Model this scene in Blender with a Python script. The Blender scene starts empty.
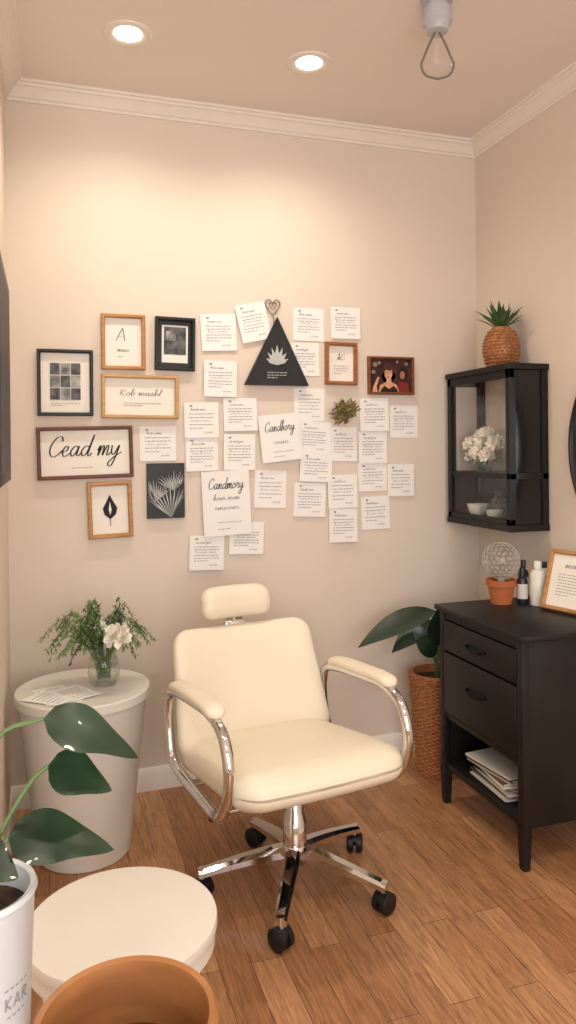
import bpy, bmesh, math, random
from mathutils import Vector, Matrix, Euler
random.seed(7)
scene=bpy.context.scene
scene.view_settings.view_transform='Standard'
scene.view_settings.look='None'
W=2.812; XR=1.768; XL=-0.124; H=2.556

# ------------------------------------------------ materials
def lin(h):
    h=h.lstrip('#'); c=[int(h[i:i+2],16)/255 for i in (0,2,4)]
    return tuple((x/12.92 if x<=.04045 else ((x+.055)/1.055)**2.4) for x in c)+(1,)
_m={}
def mat(name,hexc,rough=.5,metal=0,var=.06,scale=12,bump=0,bscale=80,trans=0,emit=0,coat=0,stretch=None,hex2=None,ior=1.45,sub=0):
    if name in _m: return _m[name]
    m=bpy.data.materials.new(name); m.use_nodes=True
    nt=m.node_tree; b=nt.nodes['Principled BSDF']
    tc=nt.nodes.new('ShaderNodeTexCoord'); mp=nt.nodes.new('ShaderNodeMapping')
    nt.links.new(tc.outputs['Object'],mp.inputs[0])
    if stretch: mp.inputs['Scale'].default_value=stretch
    n=nt.nodes.new('ShaderNodeTexNoise'); n.inputs['Scale'].default_value=scale; n.inputs['Detail'].default_value=4
    nt.links.new(mp.outputs[0],n.inputs['Vector'])
    c=lin(hexc); r=nt.nodes.new('ShaderNodeValToRGB')
    if hex2: c2=lin(hex2); ca=c
    else:
        ca=tuple(max(0,x*(1-var)) for x in c[:3])+(1,); c2=tuple(min(1,x*(1+var)) for x in c[:3])+(1,)
    r.color_ramp.elements[0].position=.35; r.color_ramp.elements[1].position=.65
    r.color_ramp.elements[0].color=ca; r.color_ramp.elements[1].color=c2
    nt.links.new(n.outputs['Fac'],r.inputs[0]); nt.links.new(r.outputs[0],b.inputs['Base Color'])
    b.inputs['Roughness'].default_value=rough; b.inputs['Metallic'].default_value=metal
    b.inputs['Transmission Weight'].default_value=trans; b.inputs['IOR'].default_value=ior
    b.inputs['Coat Weight'].default_value=coat
    if emit: b.inputs['Emission Color'].default_value=c; b.inputs['Emission Strength'].default_value=emit
    if bump:
        n2=nt.nodes.new('ShaderNodeTexNoise'); n2.inputs['Scale'].default_value=bscale; n2.inputs['Detail'].default_value=5
        nt.links.new(mp.outputs[0],n2.inputs['Vector'])
        bp=nt.nodes.new('ShaderNodeBump'); bp.inputs['Strength'].default_value=bump; bp.inputs['Distance'].default_value=.002
        nt.links.new(n2.outputs['Fac'],bp.inputs['Height']); nt.links.new(bp.outputs[0],b.inputs['Normal'])
    _m[name]=m; return m
def thin_glass(name,tint='#ffffff',gloss=.1):
    if name in _m: return _m[name]
    m=bpy.data.materials.new(name); m.use_nodes=True; nt=m.node_tree
    nt.nodes.remove(nt.nodes['Principled BSDF']); out=nt.nodes['Material Output']
    t=nt.nodes.new('ShaderNodeBsdfTransparent'); t.inputs[0].default_value=lin(tint)
    g=nt.nodes.new('ShaderNodeBsdfGlossy'); g.inputs['Roughness'].default_value=.03
    lw=nt.nodes.new('ShaderNodeLayerWeight'); lw.inputs[0].default_value=.25
    mr=nt.nodes.new('ShaderNodeMapRange'); mr.inputs['To Min'].default_value=gloss*.5; mr.inputs['To Max'].default_value=min(1,gloss*6)
    mx=nt.nodes.new('ShaderNodeMixShader')
    nt.links.new(lw.outputs['Fresnel'],mr.inputs[0]); nt.links.new(mr.outputs[0],mx.inputs[0])
    nt.links.new(t.outputs[0],mx.inputs[1]); nt.links.new(g.outputs[0],mx.inputs[2]); nt.links.new(mx.outputs[0],out.inputs[0])
    _m[name]=m; return m
def wood_floor():
    m=bpy.data.materials.new('oak_planks'); m.use_nodes=True; nt=m.node_tree; b=nt.nodes['Principled BSDF']
    tc=nt.nodes.new('ShaderNodeTexCoord'); mp=nt.nodes.new('ShaderNodeMapping')
    mp.inputs['Rotation'].default_value=(0,0,math.radians(90))
    nt.links.new(tc.outputs['Object'],mp.inputs[0])
    br=nt.nodes.new('ShaderNodeTexBrick'); br.offset=.37; br.inputs['Scale'].default_value=1
    br.inputs['Brick Width'].default_value=.75; br.inputs['Row Height'].default_value=.078; br.inputs['Mortar Size'].default_value=.0009
    br.inputs['Mortar Smooth'].default_value=.1; br.inputs['Bias'].default_value=0
    br.inputs['Color1'].default_value=lin('#c79870'); br.inputs['Color2'].default_value=lin('#a57652'); br.inputs['Mortar'].default_value=lin('#64432f')
    nt.links.new(mp.outputs[0],br.inputs[0])
    m2=nt.nodes.new('ShaderNodeMapping'); m2.inputs['Scale'].default_value=(1,1,1)
    m2.inputs['Scale'].default_value=(85,7,1); nt.links.new(tc.outputs['Object'],m2.inputs[0])
    n=nt.nodes.new('ShaderNodeTexNoise'); n.inputs['Scale'].default_value=1; n.inputs['Detail'].default_value=8; n.inputs['Roughness'].default_value=.7; n.inputs['Distortion'].default_value=1.2
    nt.links.new(m2.outputs[0],n.inputs['Vector'])
    r=nt.nodes.new('ShaderNodeValToRGB'); r.color_ramp.elements[0].position=.36; r.color_ramp.elements[1].position=.64
    r.color_ramp.elements[0].color=(.44,.39,.36,1); r.color_ramp.elements[1].color=(1.1,1.08,1.05,1)
    nt.links.new(n.outputs['Fac'],r.inputs[0])
    mx=nt.nodes.new('ShaderNodeMix'); mx.data_type='RGBA'; mx.blend_type='MULTIPLY'; mx.inputs[0].default_value=.8
    nt.links.new(br.outputs['Color'],mx.inputs[6]); nt.links.new(r.outputs[0],mx.inputs[7]); nt.links.new(mx.outputs[2],b.inputs['Base Color'])
    b.inputs['Roughness'].default_value=.36
    bp=nt.nodes.new('ShaderNodeBump'); bp.inputs['Strength'].default_value=.25; bp.inputs['Distance'].default_value=.002
    nt.links.new(br.outputs['Fac'],bp.inputs['Height']); bp.invert=True
    nt.links.new(bp.outputs[0],b.inputs['Normal'])
    return m

# ------------------------------------------------ mesh builder
def cr(pts,k=8,closed=False):
    P=[Vector(p) for p in pts]; n=len(P); out=[]
    rng=range(n) if closed else range(n-1)
    for i in rng:
        p0=P[(i-1)%n] if closed or i>0 else P[0]*2-P[1]
        p1=P[i]; p2=P[(i+1)%n]
        p3=P[(i+2)%n] if closed or i+2<n else P[-1]*2-P[-2]
        for j in range(k):
            t=j/k
            out.append(.5*((2*p1)+(p2-p0)*t+(2*p0-5*p1+4*p2-p3)*t*t+(3*p1-p0-3*p2+p3)*t**3))
    if not closed: out.append(P[-1].copy())
    return out
class MB:
    def __init__(s): s.v=[];s.f=[];s.mi=[];s.mats=[]
    def mid(s,m):
        if m not in s.mats: s.mats.append(m)
        return s.mats.index(m)
    def add(s,vs,fs,m,M=None):
        o=len(s.v); k=s.mid(m)
        for v in vs:
            v=Vector(v); s.v.append(M@v if M else v)
        for f in fs: s.f.append([i+o for i in f]); s.mi.append(k)
    def box(s,c,d,m,bev=0,M=None,seg=2):
        bm=bmesh.new(); bmesh.ops.create_cube(bm,size=1)
        for v in bm.verts: v.co=Vector((v.co.x*d[0]+c[0],v.co.y*d[1]+c[1],v.co.z*d[2]+c[2]))
        if bev: bmesh.ops.bevel(bm,geom=bm.edges[:],offset=bev,segments=seg,affect='EDGES',profile=.5)
        bm.verts.ensure_lookup_table(); bm.verts.index_update()
        s.add([v.co.copy() for v in bm.verts],[[v.index for v in f.verts] for f in bm.faces],m,M); bm.free()
    def box2(s,a,b,m,bev=0,M=None):
        s.box([(a[i]+b[i])/2 for i in range(3)],[abs(b[i]-a[i]) for i in range(3)],m,bev,M)
    def lathe(s,prof,m,n=32,M=None,cap=True,sx=1,sy=1,wob=None):
        vs=[];fs=[]
        for j,(r,z) in enumerate(prof):
            for i in range(n):
                a=2*math.pi*i/n; rr=r*(1+(wob(a,z) if wob else 0))
                vs.append((rr*math.cos(a)*sx,rr*math.sin(a)*sy,z))
        for j in range(len(prof)-1):
            for i in range(n):
                a=j*n+i; b=j*n+(i+1)%n; fs.append([a,b,b+n,a+n])
        if cap:
            if prof[0][0]>1e-5: fs.append(list(range(n))[::-1])
            if prof[-1][0]>1e-5: fs.append([ (len(prof)-1)*n+i for i in range(n)])
        s.add(vs,fs,m,M)
    def tube(s,pts,r,m,n=10,closed=False,M=None,flat=1):
        P=[Vector(p) for p in pts]; N=len(P); vs=[];fs=[]
        T=[]
        for i in range(N):
            a=P[(i-1)%N] if closed or i>0 else P[i]; b=P[(i+1)%N] if closed or i<N-1 else P[i]
            t=(b-a); T.append(t.normalized() if t.length>1e-9 else Vector((0,0,1)))
        u=T[0].orthogonal().normalized()
        for i in range(N):
            u=(u-T[i]*u.dot(T[i])); u=u.normalized() if u.length>1e-6 else T[i].orthogonal().normalized()
            w=T[i].cross(u); rr=r[i] if isinstance(r,(list,tuple)) else r
            for k in range(n):
                a=2*math.pi*k/n; vs.append(P[i]+u*math.cos(a)*rr+w*math.sin(a)*rr*flat)
        for i in range(N if closed else N-1):
            for k in range(n):
                a=i*n+k;b=i*n+(k+1)%n;c=((i+1)%N)*n+(k+1)%n;d=((i+1)%N)*n+k; fs.append([a,b,c,d])
        if not closed:
            fs.append(list(range(n))[::-1]); fs.append([(N-1)*n+k for k in range(n)])
        s.add(vs,fs,m,M)
    def cyl(s,a,b,r,m,n=24,r2=None):
        s.tube([a,b],[r,r2 if r2 is not None else r],m,n)
    def rbox(s,half,rad,m,deform=None,M=None,k=6,q=8):
        def samples(h,r):
            o=[-h+r*(1-math.cos(math.pi/2*i/k)) for i in range(k)]
            mid=[-h+r+(2*(h-r))*i/q for i in range(q+1)]
            return o+mid+[-x for x in o[::-1]]
        S=[samples(half[i],rad[i]) for i in range(3)]
        vmap={};vs=[];fs=[]
        def vert(p):
            key=tuple(round(x,6) for x in p)
            if key in vmap: return vmap[key]
            inner=[max(-half[i]+rad[i],min(half[i]-rad[i],p[i])) for i in range(3)]
            d=Vector([(p[i]-inner[i])/rad[i] for i in range(3)])
            L=d.length
            if L>1e-9: d/=L
            o=Vector([inner[i]+rad[i]*d[i] for i in range(3)])
            if deform: o=Vector(deform(o))
            vmap[key]=len(vs); vs.append(o); return vmap[key]
        for ax in range(3):
            a1,a2=(ax+1)%3,(ax+2)%3
            for sg in (-1,1):
                for i in range(len(S[a1])-1):
                    for j in range(len(S[a2])-1):
                        q4=[]
                        for (ii,jj) in ((i,j),(i+1,j),(i+1,j+1),(i,j+1)):
                            p=[0,0,0];p[ax]=sg*half[ax];p[a1]=S[a1][ii];p[a2]=S[a2][jj];q4.append(vert(p))
                        if len(set(q4))>=3: fs.append(q4 if sg>0 else q4[::-1])
        fs2=[]
        for f in fs:
            g=[]
            for i in f:
                if i not in g: g.append(i)
            if len(g)>2: fs2.append(g)
        s.add(vs,fs2,m,M)
    def sphere(s,c,r,m,n=20,M=None,sc=(1,1,1)):
        prof=[(r*math.sin(math.pi*i/(n//2)),-r*math.cos(math.pi*i/(n//2))) for i in range(n//2+1)]
        prof[0]=(1e-4*r,-r);prof[-1]=(1e-4*r,r)
        T=Matrix.Translation(Vector(c))@Matrix.Diagonal((*sc,1))
        s.lathe(prof,m,n,M=(M@T if M else T))
    def poly(s,pts,y0,y1,m,M=None):
        """polygon in xz, extruded along y"""
        n=len(pts); vs=[(p[0],y0,p[1]) for p in pts]+[(p[0],y1,p[1]) for p in pts]
        fs=[list(range(n)),[n+i for i in range(n)][::-1]]+[[i,(i+1)%n,(i+1)%n+n,i+n][::-1] for i in range(n)]
        s.add(vs,fs,m,M)
    def leaf(s,base,dirv,up,L,w,m,droop=.2,fold=.15,n=10,shape='heart',thick=0):
        d=Vector(dirv).normalized(); side=d.cross(Vector(up)).normalized(); u=side.cross(d).normalized()
        vs=[];fs=[]
        cols=[-1,-.55,0,.55,1]
        for i in range(n+1):
            t=i/n
            if shape=='heart': ww=w*(math.sin(math.pi*min(1,t**.62))**.8)*(1-.15*t) if 0<t<1 else .002*w
            elif shape=='blade': ww=w*(math.sin(math.pi*t**.8)**.9) if 0<t<1 else .002*w
            else: ww=w*math.sin(math.pi*t) if 0<t<1 else .01*w
            for c in cols:
                wave=.06*ww*math.sin(t*9+c*2) if (shape=='heart' and abs(c)==1) else 0
                vs.append(Vector(base)+d*(L*t)+side*(c*ww*.5)+u*(-droop*L*t*t+fold*abs(c)*ww*.5+wave))
        for i in range(n):
            for j in range(4):
                a=i*5+j; fs.append([a,a+1,a+6,a+5])
        s.add(vs,fs,m)
    def obj(s,name,loc=(0,0,0),rz=0,sharp=40,parent=None,smooth=True):
        me=bpy.data.meshes.new(name); me.from_pydata([tuple(v) for v in s.v],[],s.f)
        for m in s.mats: me.materials.append(m)
        me.polygons.foreach_set('material_index',s.mi)
        bm=bmesh.new(); bm.from_mesh(me)
        bmesh.ops.recalc_face_normals(bm,faces=bm.faces[:])
        if smooth:
            for f in bm.faces: f.smooth=True
            for e in bm.edges:
                if len(e.link_faces)==2 and e.calc_face_angle(0)>math.radians(sharp): e.smooth=False
        bm.to_mesh(me); bm.free()
        o=bpy.data.objects.new(name,me); scene.collection.objects.link(o)
        o.location=loc; o.rotation_euler=(0,0,rz)
        if parent: o.parent=parent
        return o
def empty(name,loc=(0,0,0),rz=0):
    e=bpy.data.objects.new(name,None); scene.collection.objects.link(e); e.location=loc; e.rotation_euler=(0,0,rz); e.empty_display_size=.1; return e

# ------------------------------------------------ common materials
M_wall=mat('wall_paint','#e0d4c8',.85,var=.012,scale=3,bump=.08,bscale=300)
M_ceil=mat('ceiling_paint','#e9e0d9',.9,var=.01,scale=3)
M_trim=mat('trim_paint','#ebe4db',.55,var=.01)
M_chrome=mat('chrome','#dcdcdc',.07,1,var=.02)
M_cream=mat('cream_leather','#e6ddcb',.42,var=.015,scale=6,bump=.15,bscale=220)
M_blackrub=mat('black_rubber','#141414',.45)
M_black=mat('black_wood','#130f0e',.48,var=.15,scale=8,stretch=(1,8,1),bump=.15,bscale=60)
M_white=mat('white_lacquer','#dad7d0',.4,var=.01)
M_paper=mat('paper','#f2f1ef',.8,var=.01)
M_ink=mat('ink','#1a1a1c',.7)
M_gray=mat('print_gray','#8d8b93',.8)
M_glass=thin_glass('clear_glass','#ffffff',.016)

# ------------------------------------------------ room
def room():
    b=MB(); b.box2((-1.75,-1.75,-.1),(XR+.1,W+.1,0),wood_floor()); b.obj('floor',smooth=False)
    b=MB(); b.box2((-1.75,-1.75,H),(XR+.1,W+.1,H+.1),M_ceil); b.obj('ceiling',smooth=False)
    b=MB(); b.box2((XL-.1,W,0),(XR+.1,W+.1,H),M_wall); b.obj('wall_back',smooth=False)
    b=MB(); b.box2((XR,-1.75,0),(XR+.1,W,H),M_wall); b.obj('wall_right',smooth=False)
    b=MB(); b.box2((XL-.1,1.7,0),(XL,W,H),M_wall); b.box2((-1.65,1.7,0),(XL-.1,1.8,H),M_wall)
    b.box2((-1.75,-1.65,0),(-1.65,1.8,H),M_wall); b.obj('wall_left',smooth=False)
    b=MB()
    b.box2((-1.75,-1.75,0),(XR,-1.65,.5),M_wall);b.box2((-1.75,-1.75,2.3),(XR,-1.65,H),M_wall)
    b.box2((-1.75,-1.75,.5),(-1.2,-1.65,2.3),M_wall);b.box2((1.2,-1.75,.5),(XR,-1.65,2.3),M_wall)
    b.obj('wall_front',smooth=False)
    b=MB()
    for x in (-1.2,-.4,.4,1.2): b.box((x,-1.68,1.4),(.05,.05,1.8),M_trim)
    for z in (.5,1.4,2.3): b.box((0,-1.68,z),(2.45,.05,.05),M_trim)
    b.obj('added_window',smooth=False)  # unseen window behind the camera, added as an opening for the light
    # crown + baseboards as wall-following profiles
    crown=[(0,-.060),(.006,-.060),(.009,-.052),(.016,-.048),(.024,-.034),(.038,-.020),(.044,-.018),(.047,-.010),(.056,-.008),(.058,0),(0,0)]
    base=[(0,0),(.014,0),(.014,.062),(.01,.072),(.006,.08),(0,.082)]
    def run(name,prof,z,p0,p1,nrm,m0=0,m1=0):
        p0=Vector(p0);p1=Vector(p1);nrm=Vector(nrm); d=(p1-p0).normalized(); b=MB(); vs=[]
        for (p,mm) in ((p0,m0),(p1,m1)):
            for (o,h) in prof:
                q=p+nrm*o+d*(mm*o); vs.append((q.x,q.y,z+h))
        n=len(prof); fs=[[i,(i+1)%n,(i+1)%n+n,i+n] for i in range(n)]+[list(range(n)),[n+i for i in range(n)][::-1]]
        b.add(vs,fs,M_trim); b.obj(name,sharp=25)
    for (nm,pr,z) in (('trim_%d',crown,H),('baseboard_%s',base,0)):
        N=(lambda i,s: nm%(i if 'trim' in nm else s))
        run(N(1,'back'),pr,z,(XL,W),(XR,W),(0,-1),1,-1)
        run(N(2,'right'),pr,z,(XR,W),(XR,-1.65),(-1,0),1,-1)
        run(N(3,'left'),pr,z,(XL,1.7),(XL,W),(1,0),0,-1)
room()

# ------------------------------------------------ ceiling lights
M_emit=mat('lamp_glow','#fff0d8',.5,emit=14,var=.001)
def downlight(x,y,energy=30,name='recessed_downlight'):
    b=MB()
    T=Matrix.Translation((x,y,H))
    b.lathe([(.044,-.001),(.050,-.004),(.068,-.006),(.074,-.004),(.076,0)],M_trim,40,T,cap=False)
    b.lathe([(.0001,-.002),(.044,-.002)],M_emit,32,T,cap=False)
    b.obj(name)
    l=bpy.data.lights.new('downlight_spot','SPOT'); l.energy=energy; l.color=(1,.87,.70); l.spot_size=math.radians(150); l.spot_blend=.9; l.shadow_soft_size=.05
    o=bpy.data.objects.new('downlight_lamp',l); o.location=(x,y,H-.02); scene.collection.objects.link(o)
for (x,y) in ((.258,2.37),(.857,2.372)): downlight(x,y,22)
for (x,y,e) in ((-.6,.9,20),(.5,.6,20),(1.2,.7,26),(-.3,-.7,20),(1.1,-.7,20)): downlight(x,y,e)  # extra downlights out of view, added to fill the room with light

b=MB(); T=Matrix.Translation((1.091,1.928,-.03))
M_soc=mat('socket_white','#b9bcc2',.35)
b.lathe([(.045,2.586),(.045,2.575),(.03,2.57),(.030,2.56),(.041,2.555),(.043,2.515),(.036,2.51),(.030,2.49),(.02,2.488)],M_soc,32,T)
M_bulb=thin_glass('bulb_glass','#ffffff',.03)
b.lathe([(.018,2.488),(.022,2.47),(.034,2.435),(.044,2.405),(.045,2.39),(.038,2.372),(.02,2.362),(.001,2.359)],M_bulb,28,T,cap=False)
M_bw_=mat('bulb_cage_wire','#8b8680',.3,.7)
cam_side=Vector((.95,-.31,0))
for s in(-1,1):
    b.tube([T@(cam_side*p.x+Vector((0,0,p.z))) for p in cr([(s*.006,0,2.49),(s*.020,0,2.462),(s*.040,0,2.415),(s*.047,0,2.392),(s*.034,0,2.365),(0,0,2.354)],6)],.0032,M_bw_,6)
b.obj('pendant_light_bulb')

# ------------------------------------------------ wall decor
LET={'C':([[(1.15,1.5),(1.0,1.95),(.55,1.9),(.12,1.2),(.12,.45),(.5,0),(1.0,.2),(1.3,.6)]],1.3),
'e':([[(0,.4),(.5,.6),(.55,.95),(.3,1.0),(.1,.5),(.35,0),(.9,.3)]],.85),
'a':([[(.75,.9),(.4,1.0),(.08,.5),(.3,0),(.65,.4),(.8,1.0),(.75,.2),(.95,.05),(1.15,.3)]],1.1),
'd':([[(.75,.9),(.4,1.0),(.08,.5),(.3,0),(.7,.5),(.98,2.1),(.78,.3),(.95,0),(1.15,.3)]],1.1),
'n':([[(0,.5),(.2,1.0),(.15,0),(.45,.9),(.7,.9),(.7,.1),(.9,.05),(1.1,.3)]],1.05),
'm':([[(0,.5),(.2,1),(.15,0),(.4,.9),(.6,.9),(.6,0),(.85,.9),(1.05,.9),(1.05,.1),(1.25,.05),(1.4,.3)]],1.35),
'o':([[(.4,1),(.08,.5),(.4,0),(.75,.5),(.45,1),(.6,.8),(1.0,.8)]],.95),
'r':([[(0,.3),(.2,1.1),(.3,.9),(.6,.9),(.5,.2),(.7,0),(.95,.3)]],.85),
'u':([[(0,.4),(.2,1),(.15,.2),(.45,.1),(.7,1),(.68,.2),(.9,.05),(1.05,.3)]],1.0),
's':([[(0,.2),(.4,1.1),(.5,.4),(.3,0),(.1,.1),(.8,.3)]],.75),
'h':([[(0,.3),(.5,1.9),(.3,2.1),(.15,0),(.45,.9),(.7,.8),(.68,.1),(.95,.3)]],.95),
'b':([[(0,.3),(.5,1.9),(.3,2.1),(.15,.1),(.5,0),(.7,.6),(.4,.9),(.9,.8)]],.9),
'y':([[(.05,1),(.15,.3),(.45,.1),(.8,1.0),(.6,-.6),(.3,-1.1),(.05,-.8),(.5,-.2),(1.2,.3)]],1.1),
'A':([[(0,0),(.5,1.9),(.62,1.9),(1.1,0)],[(.1,.7),(1.0,.75)]],1.25),
'R':([[(.1,0),(.3,1.8)],[(0,1.5),(.6,2.0),(1.0,1.5),(.3,.95),(.9,0),(1.1,.1)]],1.2),
'l':([[(0,.3),(.5,1.9),(.3,2.1),(.15,.2),(.45,.1)]],.45),' ':([],.6)}
def script(b,text,cx,cz,width,xh,y,m,wt=.12,slant=.18,fn=None):
    tot=sum(LET[c][1] for c in text); s=width/tot; sy=xh
    x=cx-width/2
    for c in text:
        for st in LET[c][0]:
            pts=cr([(p[0],p[1],0) for p in st],6)
            pts=[Vector((x+(p.x)*s+slant*p.y*sy,0,cz+p.y*sy)) for p in pts]
            vs=[];fs=[]
            for i,p in enumerate(pts):
                t=(pts[min(i+1,len(pts)-1)]-pts[max(i-1,0)]); t=t.normalized() if t.length>0 else Vector((1,0,0))
                w=xh*wt*(.3+.8*abs(t.z)); nn=Vector((-t.z,0,t.x))
                for sg in(-1,1):
                    q=p+nn*sg*w*.5; vs.append((q.x,(fn(q.x,q.z) if fn else 0)+y,q.z))
            for i in range(len(pts)-1): fs.append([2*i,2*i+1,2*i+3,2*i+2])
            b.add(vs,fs,m)
        x+=LET[c][1]*s
def textlines(b,x0,x1,z0,z1,n,m,y,h=.0022,fn=None,header=False):
    for k in range(n):
        z=z0-(z0-z1)*k/max(1,n-1); x=x0; end=x1 if k<n-1 else x0+(x1-x0)*.5
        if header and k==0: end=x0+(x1-x0)*.45
        while x<end:
            w=random.uniform(.005,.016); e=min(end,x+w)
            f=fn or (lambda a,c:0)
            hh=h*(1.6 if header and k==0 else 1)
            b.add([(x,f(x,z)+y,z),(e,f(e,z)+y,z),(e,f(e,z+hh)+y,z+hh),(x,f(x,z+hh)+y,z+hh)],[[0,1,2,3]],m)
            x=e+.003
M_seal=mat('note_accent','#7f8fa6',.8)
WORDS=['dear sean','hour same','one year','ambers','someone','bande mas','us and you','hear me']
def note(X,Z,w,h,rot=None,layer=0,big=None,name='note_card'):
    if rot is None: rot=random.uniform(-.035,.035)
    b=MB(); cur=random.uniform(.001,.003); side=random.choice((-1,1))
    def fn(x,z):
        t=max(0,(-z/h+.5)); return -cur*t*t-.001*max(0,side*x/w*2)**2*t
    n=6; vs=[];fs=[]
    for off in (0,.0006):
        for i in range(n+1):
            for j in range(n+1):
                x=-w/2+w*i/n; z=-h/2+h*j/n; vs.append((x,fn(x,z)+off,z))
    q=(n+1)**2
    for i in range(n):
        for j in range(n):
            a=i*(n+1)+j; f=[a,a+1,a+n+2,a+n+1]; fs.append(f); fs.append([k+q for k in f][::-1])
    b.add(vs,fs,M_paper)
    y=-.0006
    if big:
        for (t,cz,ww,xh,wt) in big: script(b,t,0,cz*h,ww*w,xh,y,M_ink,wt,fn=fn)
        textlines(b,-w*.2,w*.3,-h*.3,-h*.4,2,M_gray,y,fn=fn)
    else:
        nl=random.choice((5,6,6)); hw=random.sample(WORDS,3)
        script(b,hw[0],-w*.1,h*.27,w*.42,.0050,y,M_gray,.24,fn=fn)
        for k in range(nl):
            z=h*.16-h*.40*k/(nl-1); x=-w*.36; end=w*(.36 if k<nl-1 else .05)
            if k==2: script(b,hw[1],-w*.02,z,w*.60,.0040,y,M_gray,.26,fn=fn); continue
            while x<end:
                e=min(end,x+random.uniform(.005,.015)); hh=.0026
                b.add([(x,fn(x,z)+y,z),(e,fn(e,z)+y,z),(e,fn(e,z+hh)+y,z+hh),(x,fn(x,z+hh)+y,z+hh)],[[0,1,2,3]],M_gray); x=e+.003
        script(b,'sean',w*.2,-h*.37,w*.24,.0045,y,M_gray,.22,fn=fn)
        b.box((-w*.3,fn(-w*.3,h*.38)+y,h*.40),(.010,.0006,.006),M_seal)
    o=b.obj(name,smooth=False); o.location=(X,W-.0008-.0042*layer,Z); o.rotation_euler=(0,rot,0)
    return o
notes=[(401,1284,134,129,0),(636,1707,137,140,.04),(773,1752,120,148,.22),(1002,1753,128,131,0),(1159,1765,128,127,0),
(640,1530,128,138,0),(987,1614,116,131,0),(718,1394,133,127,.02),(565,1372,131,134,0),
(1002,1434,128,131,0),(1020,1303,138,128,-.06),(1280,1396,127,135,0),(1416,1368,129,134,0),(566,1243,124,129,0),(712,1249,125,138,0),
(1146,1276,117,137,0),(1274,1263,127,130,0),(1025,1184,136,113,-.06),(837,1103,129,146,-.05),(998,1057,134,134,-.05),(1138,1087,127,135,0),(1273,1141,127,114,0),
(1399,1126,121,132,0),(1139,950,122,136,0),(1285,995,126,134,.0),(738,917,137,125,-.06),(580,868,133,131,-.03)]
for i,(X,Z,w,h,r) in enumerate(notes): note(X/1000,Z/1000,w/1000,h/1000,-r+random.uniform(-.012,.012) if r else random.uniform(-.02,.02),layer=i%3)
note(.876,1.304,.165,.185,-.1,layer=3.3,big=[('Candhory',.14,.74,.019,.13),('oeur',-.13,.35,.010,.14)],name='calligraphy_poster')
note(.658,1.055,.186,.247,-.04,layer=3.3,big=[('Candmory',.22,.74,.021,.13),('hour sean',.05,.55,.010,.15),('uneour',-.10,.5,.010,.15)],name='calligraphy_poster')

def wood(name,h1,h2): return mat(name,h1,.45,hex2=h2,scale=14,stretch=(1,1,6),bump=.1,bscale=60)
M_oak=wood('oak_frame','#a9794a','#c08e5c'); M_wal=wood('walnut_frame','#6d3f26','#85512f'); M_tan=wood('tan_frame','#b8925f','#cba775')
M_red=wood('mahogany_frame','#5a2f20','#6e3d28'); M_blk=mat('black_frame','#141313',.4)
M_mat=mat('mat_board','#f0ece4',.85,var=.01)
def frame(name,X,Z,w,h,fw,fm,rot=0,depth=.022,art=None,back=M_mat):
    b=MB()
    # mitred profile
    prof=[(0,0),(0,-depth+.003),(.003,-depth),(fw-.004,-depth),(fw,-depth+.006),(fw,0)]
    cs=[(-1,-1),(1,-1),(1,1),(-1,1)]; vs=[];fs=[]; n=len(prof)
    for (sx,sz) in cs:
        for (o,y) in prof: vs.append((sx*(w/2-o),y,sz*(h/2-o)))
    for i in range(4):
        for j in range(n):
            a=i*n+j;c=i*n+(j+1)%n;d=((i+1)%4)*n+(j+1)%n;e=((i+1)%4)*n+j; fs.append([a,c,d,e])
    b.add(vs,fs,fm)
    b.box((0,-.003,0),(w-fw*1.6,.006,h-fw*1.6),back)
    if art: art(b,w-2*fw,h-2*fw,-.0075)
    o=b.obj(name,sharp=20); o.location=(X,W,Z); o.rotation_euler=(0,rot,0); return o
def aA(b,w,h,y):
    script(b,'A',-.008,.005,.036,.022,y,M_ink,.10)
    script(b,'muo',0,-.035,.045,.009,y,M_ink,.14); textlines(b,-.02,.02,-.055,-.055,1,M_gray,y)
M_d1=mat('photo_dark','#2b2b2d',.5,hex2='#6b6b6d',scale=40); M_d2=mat('photo_mid','#55565a',.5,hex2='#b4b3b0',scale=30)
def aPhoto(b,w,h,y):
    b.box((0,y+.001,0),(w*.8,.002,h*.82),M_mat); b.box((0,y-.0005,.012),(w*.68,.002,h*.6),M_d1); b.box((-.015,y-.001,.03),(w*.3,.002,h*.2),M_d2)
def aColl(b,w,h,y):
    for i in range(3):
        for j in range(3): b.box((-.036+.036*i,y,.05-.045*j),(.033,.002,.041),(M_d2 if (i+j)%2 else M_d1))
    textlines(b,-.05,.05,-.075,-.082,2,M_gray,y-.001)
def aTan(b,w,h,y):
    script(b,'Rob mushl',0,.004,w*.6,.011,y,M_ink,.13); textlines(b,-.06,.08,-.025,-.034,2,M_gray,y)
def aBig(b,w,h,y):
    script(b,'Cead my',-.006,-.012,w*.82,.036,y,M_ink,.13,slant=.28); textlines(b,-.05,.1,-.055,-.055,1,M_gray,y)
def aLeaf(b,w,h,y):
    b.poly([(0,.055),(.012,.03),(.026,.005),(.020,-.018),(0,-.035),(-.020,-.018),(-.026,.005),(-.012,.03)],y-.001,y,M_ink)
    b.poly([(0,.03),(.005,0),(0,-.02),(-.005,0)],y-.002,y-.001,M_mat)
    b.tube([(0,y,-.035),(0,y,-.06)],.0012,M_ink,5)
def aSm(b,w,h,y):
    script(b,'hC',0,.015,.03,.012,y,M_ink,.14); textlines(b,-.03,.03,-.01,-.04,4,M_gray,y)
frame('framed_monogram_print',.277,1.657,.158,.203,.014,M_oak,0,art=aA)
frame('framed_photo_print',.467,1.656,.150,.199,.014,M_blk,.02,art=aPhoto,back=M_blk)
frame('framed_photo_collage',.072,1.504,.192,.237,.012,M_blk,0,art=aColl)
frame('framed_calligraphy_print',.337,1.457,.280,.160,.013,M_tan,.01,art=aTan)
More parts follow.
